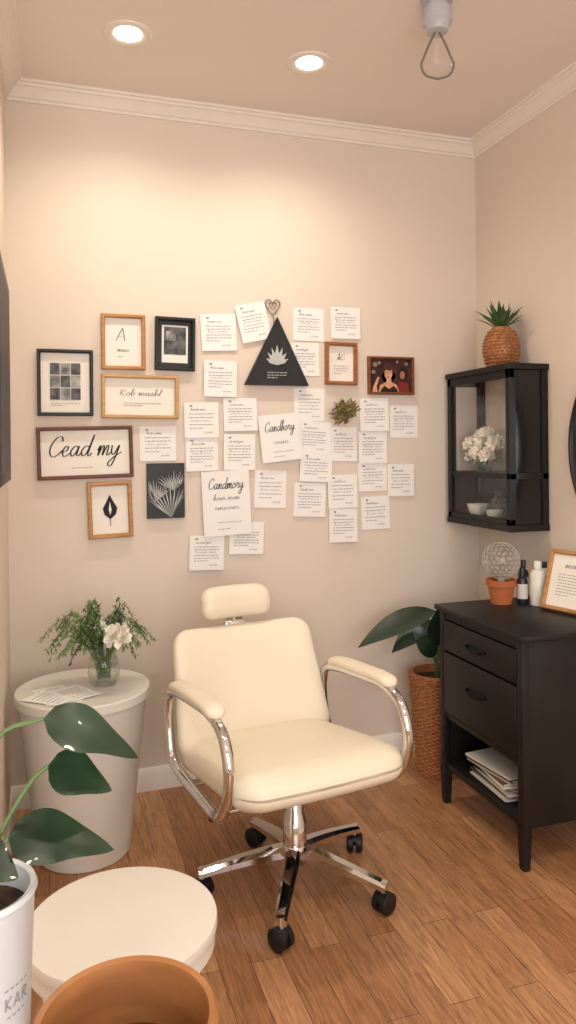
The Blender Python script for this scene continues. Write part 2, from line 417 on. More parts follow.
frame('framed_lettering_sign',.140,1.253,.335,.188,.013,M_red,-.02,art=aBig)
frame('framed_leaf_print',.224,1.044,.158,.205,.015,M_oak,-.03,art=aLeaf)
frame('framed_small_print',1.136,1.600,.136,.170,.014,wood('brown_frame','#8a5534','#a36a42'),.01,art=aSm)
M_skin=mat('portrait_skin','#c98f72',.6,hex2='#e0ac8e',scale=30); M_skin2=mat('portrait_skin_shade','#8a5a44',.6,hex2='#a8715a',scale=30); M_hair=mat('portrait_hair','#20120e',.7); M_hair2=mat('portrait_hair_brown','#4a281a',.7); M_bg=mat('portrait_backdrop','#1b1210',.6,hex2='#4c241a',scale=18); M_top=mat('portrait_top','#7e1f22',.6); M_bok=mat('portrait_highlight','#7d6a58',.6,hex2='#a89277',scale=40)
def aPort(b,w,h,y):
    b.box((0,y,0),(w,.002,h),M_bg)
    def el(cx,cz,rx,rz,m,yy,rot=0):
        pts=[]
        for t in range(18):
            a=t*2*math.pi/18; px=rx*math.cos(a);pz=rz*math.sin(a); pts.append((cx+px*math.cos(rot)-pz*math.sin(rot),cz+px*math.sin(rot)+pz*math.cos(rot)))
        b.poly(pts,y-yy-.0005,y-yy,m)
    for (cx,cz,r) in ((-.07,.045,.010),(-.052,.052,.007),(-.078,.015,.008),(.07,.05,.008),(.03,.058,.006)): el(cx,cz,r,r,M_bok,.0010)
    # companion at the right, partly in shadow
    el(.055,.006,.021,.030,M_hair,.0014); b.poly([(.03,-h/2),(.036,-.028),(.055,-.02),(.078,-.032),(.086,-h/2)],y-.0019,y-.0014,M_top)
    el(.052,.003,.012,.017,M_skin2,.0020)
    # woman in the centre: long hair, tilted head, shoulders, raised arm
    el(-.010,.010,.033,.043,M_hair2,.0026,-.2); el(.012,-.018,.014,.036,M_hair2,.0026,.2); el(-.032,-.014,.012,.034,M_hair2,.0026,-.15)
    b.poly([(-.056,-h/2),(-.050,-.040),(-.022,-.026),(-.020,-.012),(.0,-.012),(.002,-.026),(.026,-.038),(.036,-h/2)],y-.0036,y-.0031,M_skin)
    b.poly([(-.050,-h/2),(-.044,-.055),(-.030,-.042),(-.010,-.054),(.012,-.042),(.026,-.055),(.032,-h/2)],y-.0042,y-.0037,M_hair)
    b.poly([(-.085,-h/2),(-.080,-.045),(-.060,-.005),(-.052,-.008),(-.066,-.045),(-.060,-h/2)],y-.0036,y-.0031,M_skin)
    el(-.012,.008,.0175,.024,M_skin,.0037,-.12)
    el(-.019,.013,.0032,.0018,M_hair,.0043); el(-.005,.014,.0032,.0018,M_hair,.0043); el(-.012,.004,.0016,.004,M_skin2,.0043); el(-.013,-.006,.0055,.0022,M_top,.0043)
    el(-.012,.029,.017,.008,M_hair2,.0044,-.12)
frame('framed_portrait_photo',1.356,1.556,.205,.155,.010,M_wal,0,art=aPort)
# palm canvas
M_sil=mat('silver_ink','#b9bcba',.6)
b=MB(); b.box((0,-.008,0),(.140,.016,.205),M_blk,.001)
for (ox,oz,a0,a1,L) in ((.02,-.1,35,150,.15),(-.04,-.04,40,150,.09),(.03,.0,30,150,.08)):
    for k in range(13):
        a=math.radians(a0+(a1-a0)*k/12); l=L*random.uniform(.75,1)
        ex=ox+math.cos(a)*l; ez=oz+math.sin(a)*l
        ex=max(-.067,min(.067,ex)); ez=min(.1,ez)
        dx,dz=ex-ox,ez-oz; L2=math.hypot(dx,dz); nx,nz=-dz/L2*.0022,dx/L2*.0022
        b.poly([(ox,oz),((ox+ex)/2+nx,(oz+ez)/2+nz),(ex,ez),((ox+ex)/2-nx,(oz+ez)/2-nz)],-.0172,-.0162,M_sil)
o=b.obj('palm_canvas_print',smooth=False); o.location=(.427,W,1.108)
# triangle pennant
M_tri=mat('black_slate','#232325',.6,var=.2)
b=MB(); b.poly([(-.131,-.133),(.131,-.133),(.004,.133)],-.014,0,M_tri)
for k,a in enumerate((-60,-38,-18,0,18,38,60)):
    r=math.radians(a); L=.08*(1-.35*abs(a)/60); ox,oz=.0,-.055
    ex=ox+math.sin(r)*L;ez=oz+math.cos(r)*L; nx,nz=math.cos(r)*.008,-math.sin(r)*.008
    mx,mz=ox+(ex-ox)*.55,oz+(ez-oz)*.55
    b.poly([(ox,oz),(mx+nx,mz+nz),(ex,ez),(mx-nx,mz-nz)],-.0152-.0004*k,-.0145,M_sil)
textlines(b,-.04,.04,-.085,-.105,3,M_sil,-.0146,.003)
o=b.obj('triangle_wall_plaque',smooth=False); o.location=(.862,W-.002-.009,1.640)
b=MB()
heart=[(0,-.03),(.022,-.004),(.03,.014),(.018,.028),(.003,.018),(0,.008),(-.003,.018),(-.018,.028),(-.03,.014),(-.022,-.004)]
M_wire=mat('twisted_wire','#8d7f6d',.4,.6)
b.tube([(p[0],-.006,p[1]) for p in cr([(h[0],h[1],0) for h in heart],6,True)],.0024,M_wire,8,True)
b.tube([(p[0]*.5,-.008,p[1]*.5+.002) for p in cr([(h[0],h[1],0) for h in heart],6,True)],.0018,M_wire,8,True)
b.tube([(0,-.006,-.03),(.004,-.006,-.045),(.004,-.006,-.065)],.002,M_wire,6)
o=b.obj('wire_heart_ornament'); o.location=(.852,W,1.815)
# dried bouquet
M_dry=mat('dried_foliage','#5b5332',.8,hex2='#8d8058',scale=60)
b=MB()
for k in range(260):
    a=random.uniform(0,2*math.pi); r=random.random()**.6
    c=Vector((math.cos(a)*r*.052+.0,-.012-random.random()*.03,math.sin(a)*r*.042+.01*math.cos(a)))
    d=Vector((random.uniform(-1,1),random.uniform(-.8,.1),random.uniform(-.7,1))).normalized()
    b.leaf(c,d,(0.1,-1,.2),.022,.007,M_dry,n=4,shape='blade')
b.tube([(0,-.003,.04),(0,-.01,0),(.02,-.012,-.04)],.003,M_dry,6)
o=b.obj('dried_flower_bundle'); o.location=(1.142,W-.002,1.405)
# left wall framed picture
M_pic=mat('dark_picture','#1d1a19',.5,hex2='#2c2725',scale=6)
b=MB(); b.box2((XL,1.8,1.175),(XL+.028,2.36,1.735),M_blk,.003); b.box2((XL+.0282,1.83,1.205),(XL+.029,2.33,1.705),M_pic)
b.obj('black_framed_picture')
# round mirror on right wall
b=MB(); R=Matrix.Translation((XR,1.820,1.255))@Matrix.Rotation(-math.pi/2,4,'Y')@Matrix.Diagonal((.96,.96,1,1))
b.lathe([(.385,.0),(.385,.018),(.388,.022),(.396,.022),(.4,.018),(.4,0)],M_blk,72,R,cap=False)
b.lathe([(.0001,.012),(.387,.012),(.387,0)],mat('mirror_silver','#e8e8e8',.02,1,var=.001),72,R,cap=False)
b.obj('round_wall_mirror')

# ------------------------------------------------ salon chair
def chair():
    root=empty('salon_chair',(.671,2.043,0),math.radians(9))
    # base
    b=MB()
    b.lathe([(.0001,.075),(.03,.075),(.036,.082),(.04,.10),(.038,.125),(.03,.135),(.0001,.137)],M_chrome,32)
    for k in range(5):
        a=math.radians(-125.3+72*k); d=Vector((math.cos(a),math.sin(a),0)); sd=Vector((-d.y,d.x,0))
        vs=[];fs=[];N=10
        for i in range(N+1):
            t=i/N; r=.025+.250*t; zc=.112-.042*t**1.4; hw=.024-.008*t; hh=.017-.006*t
            for (cx,cz) in ((-1,-.8),(-1,.3),(-.55,.95),(.55,.95),(1,.3),(1,-.8)):
                vs.append(d*r+sd*cx*hw+Vector((0,0,zc+cz*hh)))
        for i in range(N):
            for j in range(6):
                p=i*6+j;q=i*6+(j+1)%6; fs.append([p,q,q+6,p+6])
        fs.append(list(range(6))); fs.append([N*6+j for j in range(6)][::-1])
        b.add(vs,fs,M_chrome)
        b.cyl(d*.267+Vector((0,0,.045)),d*.267+Vector((0,0,.084)),.011,M_chrome,14)
    b.obj('star_base',parent=root,sharp=35)
    b=MB()
    for k in range(5):
        a=math.radians(-125.3+72*k); d=Vector((math.cos(a),math.sin(a),0)); c=d*.267
        wa=a+random.uniform(-1.2,1.2); ax=Vector((math.cos(wa),math.sin(wa),0))
        for s in(-1,1):
            p=c+Vector((0,0,.029))
            b.tube([p+ax*s*.004,p+ax*s*.006,p+ax*s*.02,p+ax*s*.025],[.024,.029,.029,.022],M_blackrub,22)
        b.sphere(c+Vector((0,0,.040)),.024,M_blackrub,14,sc=(1,1,.75))
    b.obj('casters',parent=root)
    b=MB()
    b.lathe([(.034,.12),(.034,.20),(.030,.205),(.030,.215),(.026,.22),(.026,.33)],M_chrome,28)
    b.obj('gas_lift_column',parent=root)
    base=root
    root=empty('upper_assembly',(-.018,.018,-.030)); root.parent=base
    b=MB(); b.lathe([(.045,.315),(.045,.35)],M_chrome,28,Matrix.Translation((.018,-.018,0))); b.box((0,.02,.345),(.2,.24,.022),M_blackrub,.004)
    b.tube(cr([(-.08,-.03,.335),(-.16,-.06,.325),(-.25,-.08,.322)],4),.006,M_blackrub,8); b.sphere((-.255,-.081,.322),.013,M_blackrub,12)
    for y in(-.10,.10): b.tube([(-.25,y,.338),(.25,y,.338)],.010,M_chrome,12)
    b.obj('seat_mechanism',parent=root)
    # seat
    T=Matrix.Translation((0,.0,.398))@Matrix.Rotation(math.radians(-8),4,'X')
    def sd(p):
        x,y,z=p; f=(-y/.27)
        w=1+.03*f-(.03 if f>0.8 else 0)
        zz=z+(.012*(1-(x/.26)**2)*(1-(y/.27)**2) if z>0 else 0)
        if f>.5: zz-= .05*(f-.5)**2*(1 if z>0 else .3)
        return (x*w,y-.02*(1-(x/.26)**2)*(f>0)*f,zz)
    b=MB(); b.rbox((.25,.27,.048),(.07,.07,.042),M_cream,sd,T,k=7,q=8)
    b.obj('seat',parent=root,sharp=80)
    # back: tilt ~20deg
    T=Matrix.Translation((0,.235,.365))@Matrix.Rotation(math.radians(-20),4,'X')@Matrix.Translation((0,0,.175))
    def bd(p):
        x,y,z=p; t=(z+.19)/.38
        w=1.04-.10*t
        yy=y-.055*(x/.25)**2+(.0 if y>0 else -.012*(1-(x/.25)**2)*(1-(z/.2)**2))
        return (x*w,yy,z+.006*(1-(x/.25)**2)*(z>0))
    b=MB(); b.rbox((.25,.036,.188),(.055,.032,.055),M_cream,bd,T,k=7,q=8); b.obj('backrest',parent=root,sharp=80)
    b=MB()
    Z=lambda x,y,z:T@Vector((x,y,z))
    b.box((0,.015,.195),(.06,.02,.07),M_chrome,.004,T); b.box((0,.004,.199),(.075,.026,.018),M_chrome,.004,T)
    b.cyl(Z(0,.01,.18),Z(0,.01,.26),.009,M_chrome,12)
    b.box((0,.045,-.1),(.07,.012,.25),M_blackrub,.003,T)
    b.obj('headrest_post',parent=root)
    T2=T@Matrix.Translation((0,-.012,.268))@Matrix.Rotation(math.radians(8),4,'X')
    b=MB(); b.rbox((.122,.04,.053),(.045,.038,.040),M_cream,lambda p:(p[0],p[1]-.02*(p[0]/.125)**2,p[2]-.006*(p[0]/.125)**2),T2,k=6,q=5); b.obj('headrest',parent=root,sharp=80)
    for i,s in enumerate((-1,1)):
        X=s*(.270 if s<0 else .262)
        path=[(X,.235,.43),(X,.245,.50),(X,.225,.56),(X,.16,.585),(X,.0,.60),(X,-.115,.602),(X,-.195,.575),(X,-.232,.50),(X,-.215,.42),(X,-.17,.365),(X*.97,-.10,.342),(X*.95,.03,.336),(X*.97,.14,.345),(X,.21,.375)]
        b=MB(); b.tube(cr(path,8,True),.0150,M_chrome,14,True)
        b.obj('armrest_tube_%d'%(i+1),parent=root)
        T3=Matrix.Translation((X,.008,.618))@Matrix.Rotation(math.radians(-3),4,'X')
        b=MB(); b.rbox((.028,.17,.015),(.024,.028,.013),M_cream,lambda p:(p[0],p[1],p[2]-.6*max(0,abs(p[1])-.10)**2*4),T3,k=5,q=6); b.obj('armrest_pad_%d'%(i+1),parent=root,sharp=80)
chair()

# ------------------------------------------------ dresser
b=MB()
b.box2((1.319,1.875,.682),(XR-.002,2.395,.70),M_black,.003)
x0,x1,y0,y1=1.337,XR-.004,1.893,2.377
b.box2((x0,y0,.126),(x1,y0+.018,.682),M_black,.001)      # near side
b.box2((x0,y1-.018,.126),(x1,y1,.682),M_black,.001)
b.box2((x1-.01,y0+.018,.126),(x1,y1-.018,.682),M_black)
b.box2((x0,y0+.018,.126),(x1,y1-.018,.146),M_black,.001); b.box2((x0,y0+.018,.306),(x1,y1-.018,.324),M_black,.001)
b.box2((x0,y0+.018,.655),(x1,y1-.018,.682),M_black)
for (ya,yb) in ((y0-.002,y0+.026),(y1-.026,y1)): b.box2((x0-.006,ya,.1),(x0+.02,yb,.681),M_black,.002)
for (xx,yy) in ((x0+.008,y0+.014),(x0+.008,y1-.014),(x1-.02,y0+.014),(x1-.02,y1-.014)):
    vs=[]
    for (z,h) in ((0,.011),(.13,.016)):
        for (sx,sy) in((-1,-1),(1,-1),(1,1),(-1,1)): vs.append((xx+sx*h,yy+sy*h,z))
    b.add(vs,[[0,1,5,4],[1,2,6,5],[2,3,7,6],[3,0,4,7],[3,2,1,0],[4,5,6,7]],M_black)
for (za,zb) in ((.548,.652),(.330,.541)):
    b.box2((x0-.008,y0+.030,za),(x0+.014,y1-.030,zb),M_black,.003)
M_dk=mat('dark_metal','#0c0c0c',.25,.8)
for z in (.600,.455):
    yc=(y0+y1)/2
    b.tube(cr([(x0-.006,yc-.05,z),(x0-.022,yc-.045,z-.002),(x0-.026,yc,z-.006),(x0-.022,yc+.045,z-.002),(x0-.006,yc+.05,z)],5),.005,M_dk,8)
b.obj('black_dresser',sharp=30)
b=MB()
z=.1465
cols=['#3a3c40','#c9c4ba','#54504c','#d8d4cc','#2b2d31','#9c9488','#e0dcd4','#6b4a3a','#bdb8ae','#44474c','#d2cdc4']
for k in range(11):
    t=random.uniform(.0045,.009); c=cols[k]
    R=Matrix.Translation((1.455+random.uniform(-.014,.014),2.125+random.uniform(-.014,.014),z+t/2))@Matrix.Rotation(random.uniform(-.14,.14),4,'Z')
    b.box((0,0,0),(.17,.22,t-.0012),M_paper,.0,R); b.box((0,0,t/2-.0006),(.173,.223,.0006),mat('magazine_'+c[1:],c,.5),0,R); b.box((-.086,0,0),(.0015,.223,t-.0008),mat('magazine_'+c[1:],c,.5),0,R); z+=t
b.obj('magazine_stack',smooth=False)

# wall cabinet
b=MB(); cx0,cx1,cy0,cy1,cz0,cz1=1.601,XR-.001,2.335,2.775,.948,1.563
p=.026
for (xa,ya) in ((cx0,cy0),(cx0,cy1-p),(cx1-p,cy0),(cx1-p,cy1-p)): b.box2((xa,ya,cz0),(xa+p,ya+p,cz1),M_black,.001)
b.box2((cx0-.008,cy0-.008,cz1-.022),(cx1,cy1+.004,cz1),M_black,.002); b.box2((cx0-.004,cy0-.004,cz0),(cx1,cy1+.004,cz0+.024),M_black,.002)
b.box2((cx0+.004,cy0+.004,1.142),(cx1,cy1-.004,1.162),M_black)
for (za,zb) in ((cz1-.052,cz1-.02),(cz0+.02,cz0+.045)):
    b.box2((cx0,cy0,za),(cx0+.02,cy1,zb),M_black); b.box2((cx0,cy1-.02,za),(cx1,cy1,zb),M_black)
# near side panel with recessed field
b.box2((cx0+.02,cy0+.008,cz0+.02),(cx1-.01,cy0+.014,cz1-.02),mat('smoked_panel','#1c1b1d',.15,var=.1))
b.box2((cx0,cy0,1.14),(cx1,cy0+.02,1.16),M_black)
b.box2((cx1-.008,cy0+.01,cz0+.02),(cx1-.002,cy1-.01,1.15),M_black); b.box2((cx0+.01,cy1-.016,cz0+.02),(cx1-.004,cy1-.008,1.15),M_black)
b.box2((cx0+.006,cy0+.02,cz0+.03),(cx0+.009,cy1-.02,cz1-.03),M_glass)
b.obj('wall_display_cabinet',smooth=False)

# foliage / flower helpers
M_g1=mat('leaf_green','#2f4a26',.45,hex2='#4c6b38',scale=25,coat=.2); M_g2=mat('leaf_light','#64804a',.5,hex2='#8aa36c',scale=40)
M_g3=mat('leaf_deep','#16291b',.36,hex2='#263f29',scale=15,coat=.2)
M_pet=mat('white_petal','#f3eee0',.6,var=.03); M_stem=mat('green_stem','#5c7446',.5)
def bloom(b,c,r,m,n=90):
    c=Vector(c)
    for k in range(n):
        z=1-2*(k+.5)/n; ph=k*2.39996; d=Vector((math.sqrt(1-z*z)*math.cos(ph),math.sqrt(1-z*z)*math.sin(ph),z))
        if d.z<-.6: continue
        up=d.cross(Vector((random.random(),random.random(),random.random()))).normalized()
        t=(up+d*random.uniform(.2,.9)).normalized()
        b.leaf(c+d*r*.45,t,d,r*.75,r*.6,m,droop=-.3,fold=.3,n=4,shape='petal')
    b.sphere(c,r*.6,m,10)
# flowers in the cabinet
b=MB(); T=Matrix.Translation((1.690,2.64,1.1625))
M_vg=thin_glass('vase_glass','#f4f7f4',.08)
b.lathe([(.0001,0),(.028,0),(.034,.01),(.036,.04),(.028,.065),(.03,.075)],M_vg,24,T,cap=False)
for (dx,dy,dz,r) in ((0,.0,.15,.042),(-.02,.06,.125,.036),(.005,-.065,.13,.036),(-.03,.0,.095,.034),(.02,.04,.165,.032),(-.025,-.055,.085,.032),(-.01,.075,.08,.03),(-.01,-.03,.17,.03)):
    c=Vector((1.690+dx,2.64+dy,1.1625+dz-.02)); b.tube([(1.690,2.64,1.17),c],.002,M_stem,5); bloom(b,c,r,M_pet,50)
for k in range(22):
    a=random.uniform(0,6.28); b.leaf((1.690,2.64,1.225),(math.cos(a)*.55,math.sin(a),random.uniform(-.3,.7)),(0,0,1),.08,.022,M_g1 if k%2 else M_g2,shape='blade',n=5)
b.obj('cream_rose_vase')
M_cer=mat('glazed_ceramic','#b9c0b4',.3,hex2='#d7dbd0',scale=50)
def lobj(name,prof,m,loc,n=28): 
    b=MB(); b.lathe(prof,m,n); return b.obj(name,loc)
bowl=[(.0001,0),(.02,0),(.024,.008),(.036,.03),(.041,.052),(.038,.052),(.032,.03),(.018,.012),(.0001,.010)]
lobj('ceramic_bowl',[(r*1.1,z*1.1) for r,z in bowl],M_cer,(1.665,2.65,.9725)); lobj('ceramic_bowl',[(r*.8,z*.8) for r,z in bowl],M_cer,(1.655,2.52,.9725))
b=MB(); b.lathe([(.0001,0),(.02,0),(.034,.02),(.038,.045),(.03,.075),(.016,.09),(.016,.105),(.02,.11)],mat('dark_stone_vase','#3c3d40',.5,hex2='#66686b',scale=70),24); b.obj('dark_bud_vase',(1.712,2.575,.9725))

# pineapple-like planter on cabinet
M_cop=mat('copper_woven','#b8805a',.45,.3,hex2='#94603c',scale=80)
b=MB(); T=Matrix.Translation((1.686,2.51,1.5635))
pp=[(.0001,0),(.045,0),(.058,.02),(.066,.055),(.066,.09),(.056,.125),(.040,.15),(.036,.158),(.030,.158),(.030,.14)]
b.lathe(pp,M_cop,32,T,cap=False)
for row in range(11):
    z=.010+.0128*row
    # radius at z
    for i in range(len(pp)-1):
        if pp[i][1]<=z<=pp[i+1][1] and pp[i+1][1]>pp[i][1]: rr=pp[i][0]+(pp[i+1][0]-pp[i][0])*(z-pp[i][1])/(pp[i+1][1]-pp[i][1]); break
    n=24
    for k in range(n):
        a=2*math.pi*(k+.5*(row%2))/n
        b.sphere(T@Vector((rr*math.cos(a),rr*math.sin(a),z)),.0068,M_cop,8,sc=(1,1,.8))
for k in range(34):
    a=k*2.4; el=.25+1.1*(k/34)
    d=(math.cos(a)*math.cos(el),math.sin(a)*math.cos(el),math.sin(el)+.40)
    b.leaf(T@Vector((math.cos(a)*.012,math.sin(a)*.012,.15)),d,(0,0,1) if el<1.2 else (1,0,0),.085+.035*random.random(),.022,M_g1,droop=.10 if el<.8 else 0,shape='blade',n=6,fold=.4)
b.obj('succulent_in_copper_pot')

# dresser top items
M_terra=mat('terracotta','#b5683f',.75,var=.08,scale=20,bump=.2,bscale=100); M_soil=mat('soil','#2b211a',.95,hex2='#4a3a2c',scale=60,bump=.8,bscale=60)
b=MB(); T=Matrix.Translation((1.545,2.315,.7005))
b.lathe([(.0001,0),(.036,0),(.046,.062),(.052,.064),(.054,.086),(.048,.086),(.046,.07)],M_terra,32,T,cap=False)
b.lathe([(.0001,.075),(.046,.075)],M_soil,24,T,cap=False)
bm=bmesh.new(); bmesh.ops.create_icosphere(bm,subdivisions=3,radius=.066)
M_lat=mat('white_lattice','#cfccc5',.3)
for e in bm.edges:
    p0,p1=e.verts[0].co,e.verts[1].co; b.tube([T@(p0+Vector((0,0,.152))),T@(p1+Vector((0,0,.152)))],.0006,M_lat,4)
bm.free(); b.sphere(T@Vector((0,0,.152)),.065,thin_glass('clear_ball','#f2f0ec',.08),28)
b.lathe([(.012,.07),(.012,.09)],M_lat,12,T)
b.obj('glass_globe_in_terracotta_pot')
M_bw=mat('bottle_white','#e9e6df',.35); M_bd=mat('bottle_dark','#2a2a2c',.3); M_lab=mat('label_white','#d9d7d2',.6)
def bottle(name,x,y,r,h,m,cap,lab=None,nh=.03):
    b=MB(); b.lathe([(.0001,0),(r*.94,0),(r,.004),(r,h-.015),(r*.8,h-.004),(r*.4,h),(r*.4,h+.004)],m,24)
    b.lathe([(r*.5,h+.002),(r*.5,h+nh),(r*.44,h+nh+.003),(.0001,h+nh+.003)],cap,20)
    if lab: b.lathe([(r*1.01,h*.2),(r*1.01,h*.75)],lab,24,cap=False)
    b.obj(name,(x,y,.7005))
bottle('dropper_bottle',1.612,2.285,.019,.095,M_bd,M_bd,M_lab)
bottle('dropper_bottle',1.645,2.325,.019,.115,M_bd,M_bd,M_lab)
bottle('lotion_bottle',1.648,2.245,.027,.125,M_bw,M_bw,None,.026)
bottle('lotion_bottle',1.705,2.29,.026,.12,M_bw,M_bd,M_lab,.02)
# leaning certificate frame
b=MB(); w,h,fw,dp=.19,.205,.014,.016
prof=[(0,0),(0,-dp+.003),(.003,-dp),(fw-.004,-dp),(fw,-dp+.006),(fw,0)]; vs=[];fs=[];n=len(prof)
for (sx,sz) in [(-1,-1),(1,-1),(1,1),(-1,1)]:
    for (o_,y) in prof: vs.append((sx*(w/2-o_),y,sz*(h/2-o_)))
for i in range(4):
    for j in range(n):
        a=i*n+j;c=i*n+(j+1)%n;d=((i+1)%4)*n+(j+1)%n;e=((i+1)%4)*n+j; fs.append([a,c,d,e])
b.add(vs,fs,M_oak); b.box((0,-.003,0),(w-.02,.006,h-.02),M_mat)
script(b,'sean',0,.045,.06,.010,-.0075,M_ink,.16); textlines(b,-.05,.05,.02,-.05,8,M_gray,-.0065)
o=b.obj('framed_certificate',sharp=20); o.rotation_euler=Euler((math.radians(-17),0,math.radians(-76)),'XYZ'); o.location=(1.678,2.105,.7005+.1005)

# ------------------------------------------------ floor plant behind dresser
M_bas=mat('woven_rattan','#9c6440',.7,hex2='#b98055',scale=70)
b=MB(); T=Matrix.Translation((1.445,2.60,0))
def rad(z): return .078+.026*(z/.33)
b.lathe([(.0001,0),(.078,0),(.104,.33),(.104,.39),(.096,.39),(.094,.34)],M_bas,36,T,cap=False)
for k in range(52):
    z=.006+k*.0074
    b.tube([T@Vector(((rad(z)+.0035*math.sin(i*math.pi/2+(k%2)*math.pi))*math.cos(2*math.pi*i/64),(rad(z)+.0035*math.sin(i*math.pi/2+(k%2)*math.pi))*math.sin(2*math.pi*i/64),z)) for i in range(64)],.0040,M_bas,5,True)
b.lathe([(.0001,.36),(.095,.36)],M_soil,24,T,cap=False)
for (tx,ty,tz,d,L,wd,dr) in ((1.415,2.56,.635,(-.95,-.02,-.12),.32,.115,.30),(1.44,2.62,.58,(-.8,-.15,-.2),.20,.10,.35),
     (1.43,2.56,.50,(-.12,-.25,.9),.16,.09,.05),(1.47,2.60,.50,(.35,-.2,.8),.14,.09,.2),(1.42,2.58,.45,(-.5,-.3,.7),.15,.075,.5),(1.47,2.57,.46,(.3,-.1,.5),.15,.08,.5)):
    base=T@Vector(((tx-1.445)*.5,(ty-2.60)*.5,.35)); tip=Vector((tx,ty,tz))
    b.tube(cr([base,(base+tip)/2+Vector((.01,0,.0)),tip],5),.005,M_stem,6)
    b.leaf(tip,d,(0,-.5,1) if abs(d[2])<.6 else (-.3,-1,.1),L,wd,M_g3,droop=dr,fold=.12,n=12,shape='blade')
b.obj('potted_rubber_plant')

# ------------------------------------------------ white side table
b=MB(); tX=.108; T=Matrix.Translation((tX,2.455,0))
b.lathe([(.0001,0),(.138,0),(.142,.004),(.196,.478),(.199,.484),(.207,.486),(.207,.510),(.204,.514),(.0001,.514)],M_white,72,T)
b.obj('tapered_side_table',sharp=30)
b=MB()
for k,(dx,dy,r) in enumerate(((-.09,-.04,.3),(-.05,-.10,-.25),(-.10,-.09,.9),(-.03,-.07,.5))):
    R=Matrix.Translation((tX+dx,2.455+dy,.515+.0015*k))@Matrix.Rotation(r,4,'Z'); b.box((0,0,0),(.10,.135,.001),M_paper,0,R)
    for j in range(6): b.box((random.uniform(-.005,.005),-.05+.018*j,.0008),(.07,.0025,.0004),M_gray,0,R)
b.obj('loose_papers',smooth=False)
b=MB(); vx,vy,vz=.172,2.46,.5145; T=Matrix.Translation((vx,vy,vz))
b.lathe([(.0001,.0),(.036,.0),(.044,.008),(.05,.04),(.046,.075),(.040,.095),(.043,.102)],M_vg,32,T,cap=False)
b.lathe([(.0001,.06),(.045,.06)],thin_glass('water','#e6ece6',.05),32,T,cap=False)
for k in range(84):
    a=random.uniform(0,2*math.pi); sp=random.uniform(.25,1); hh=random.uniform(.03,.17)*(1.1-.6*sp)+ .0
    ex=math.cos(a)*sp*.165-.035*(math.cos(a)<0)*sp; ey=math.sin(a)*sp*.12
    lo=.05 if k%7==0 else 0
    p0=Vector((vx+random.uniform(-.02,.02),vy+random.uniform(-.02,.02),vz+.02)); p1=Vector((vx+ex*.25,vy+ey*.25,vz+.11)); 
    p2=Vector((vx+ex*.65,vy+ey*.65,vz+.13+hh*.9-lo*.3)); p3=Vector((vx+ex,vy+ey,vz+.10+hh*(1.25-.65*sp)-lo))
    if p3.z<vz+.03: p3.z=vz+.03
    pts=cr([p0,p1,p2,p3],6); b.tube(pts,.0009,M_stem,4)
    mm=M_g2 if random.random()<.6 else M_g1
    for i in range(7,len(pts)):
        for s in range(4):
            dd=(pts[i]-pts[i-1]).normalized(); o_=Vector((random.uniform(-1,1),random.uniform(-1,1),random.uniform(-.6,1)))
            b.leaf(pts[i],dd*.6+o_*.8,(0,.1,1),random.uniform(.012,.022),.0045,mm,n=3,shape='petal')
for (dx,dy,dz,r) in ((.035,-.09,.170,.040),(-.01,-.02,.185,.02),(.0,.05,.18,.024),(.065,-.02,.19,.016)):
    c=Vector((vx+dx,vy+dy,vz+dz)); b.tube([(vx,vy,vz+.05),c],.002,M_stem,5); bloom(b,c,r,M_pet,110 if r>.03 else 40)
b.obj('flower_vase_arrangement')

# ------------------------------------------------ foreground stool
b=MB(); T=Matrix.Translation((.124,1.373,0))
b.lathe([(.0001,0),(.115,0),(.118,.006),(.122,.05),(.14,.36),(.150,.366),(.162,.368),(.165,.372),(.165,.396),(.163,.399),(.169,.401),(.1695,.404),(.1695,.414),(.168,.418),(.160,.42),(.0001,.42)],M_white,80,T)
b.obj('round_pedestal_stool',sharp=30)

# ------------------------------------------------ plant stand with pots near camera
b=MB(); T=Matrix.Translation((.01,.775,0))
M_stand=wood('stand_wood','#8a5a38','#a5724a')
b.lathe([(.0001,.478),(.165,.478),(.17,.482),(.17,.496),(.166,.5),(.0001,.5)],M_stand,48,T)
for k in range(4):
    a=math.pi/4+k*math.pi/2; b.cyl(T@Vector((math.cos(a)*.15,math.sin(a)*.15,0)),T@Vector((math.cos(a)*.12,math.sin(a)*.12,.48)),.011,M_stand,12,.014)
b.obj('plant_stand')
M_tpot=mat('glazed_terracotta_pot','#93603a',.35,hex2='#ad7648',scale=6,stretch=(1,1,5))
b=MB(); T=Matrix.Translation((.072,.772,.5005))
b.lathe([(.0001,0),(.055,0),(.062,.01),(.078,.10),(.086,.16),(.092,.168),(.094,.18),(.090,.186),(.084,.184),(.081,.17),(.079,.10)],M_tpot,64,T,cap=False)
b.lathe([(.0001,.12),(.080,.118)],M_soil,32,T,cap=False)
b.obj('terracotta_planter')
b=MB(); px,py=-.068,.80; T=Matrix.Translation((px,py,.5005))
M_wp=mat('white_ceramic_pot','#d2d7db',.35,var=.01)
b.lathe([(.0001,0),(.038,0),(.041,.005),(.054,.315),(.057,.321),(.055,.326),(.050,.324),(.049,.29)],M_wp,48,T,cap=False)
b.lathe([(.0001,.30),(.049,.30)],M_soil,24,T,cap=False)
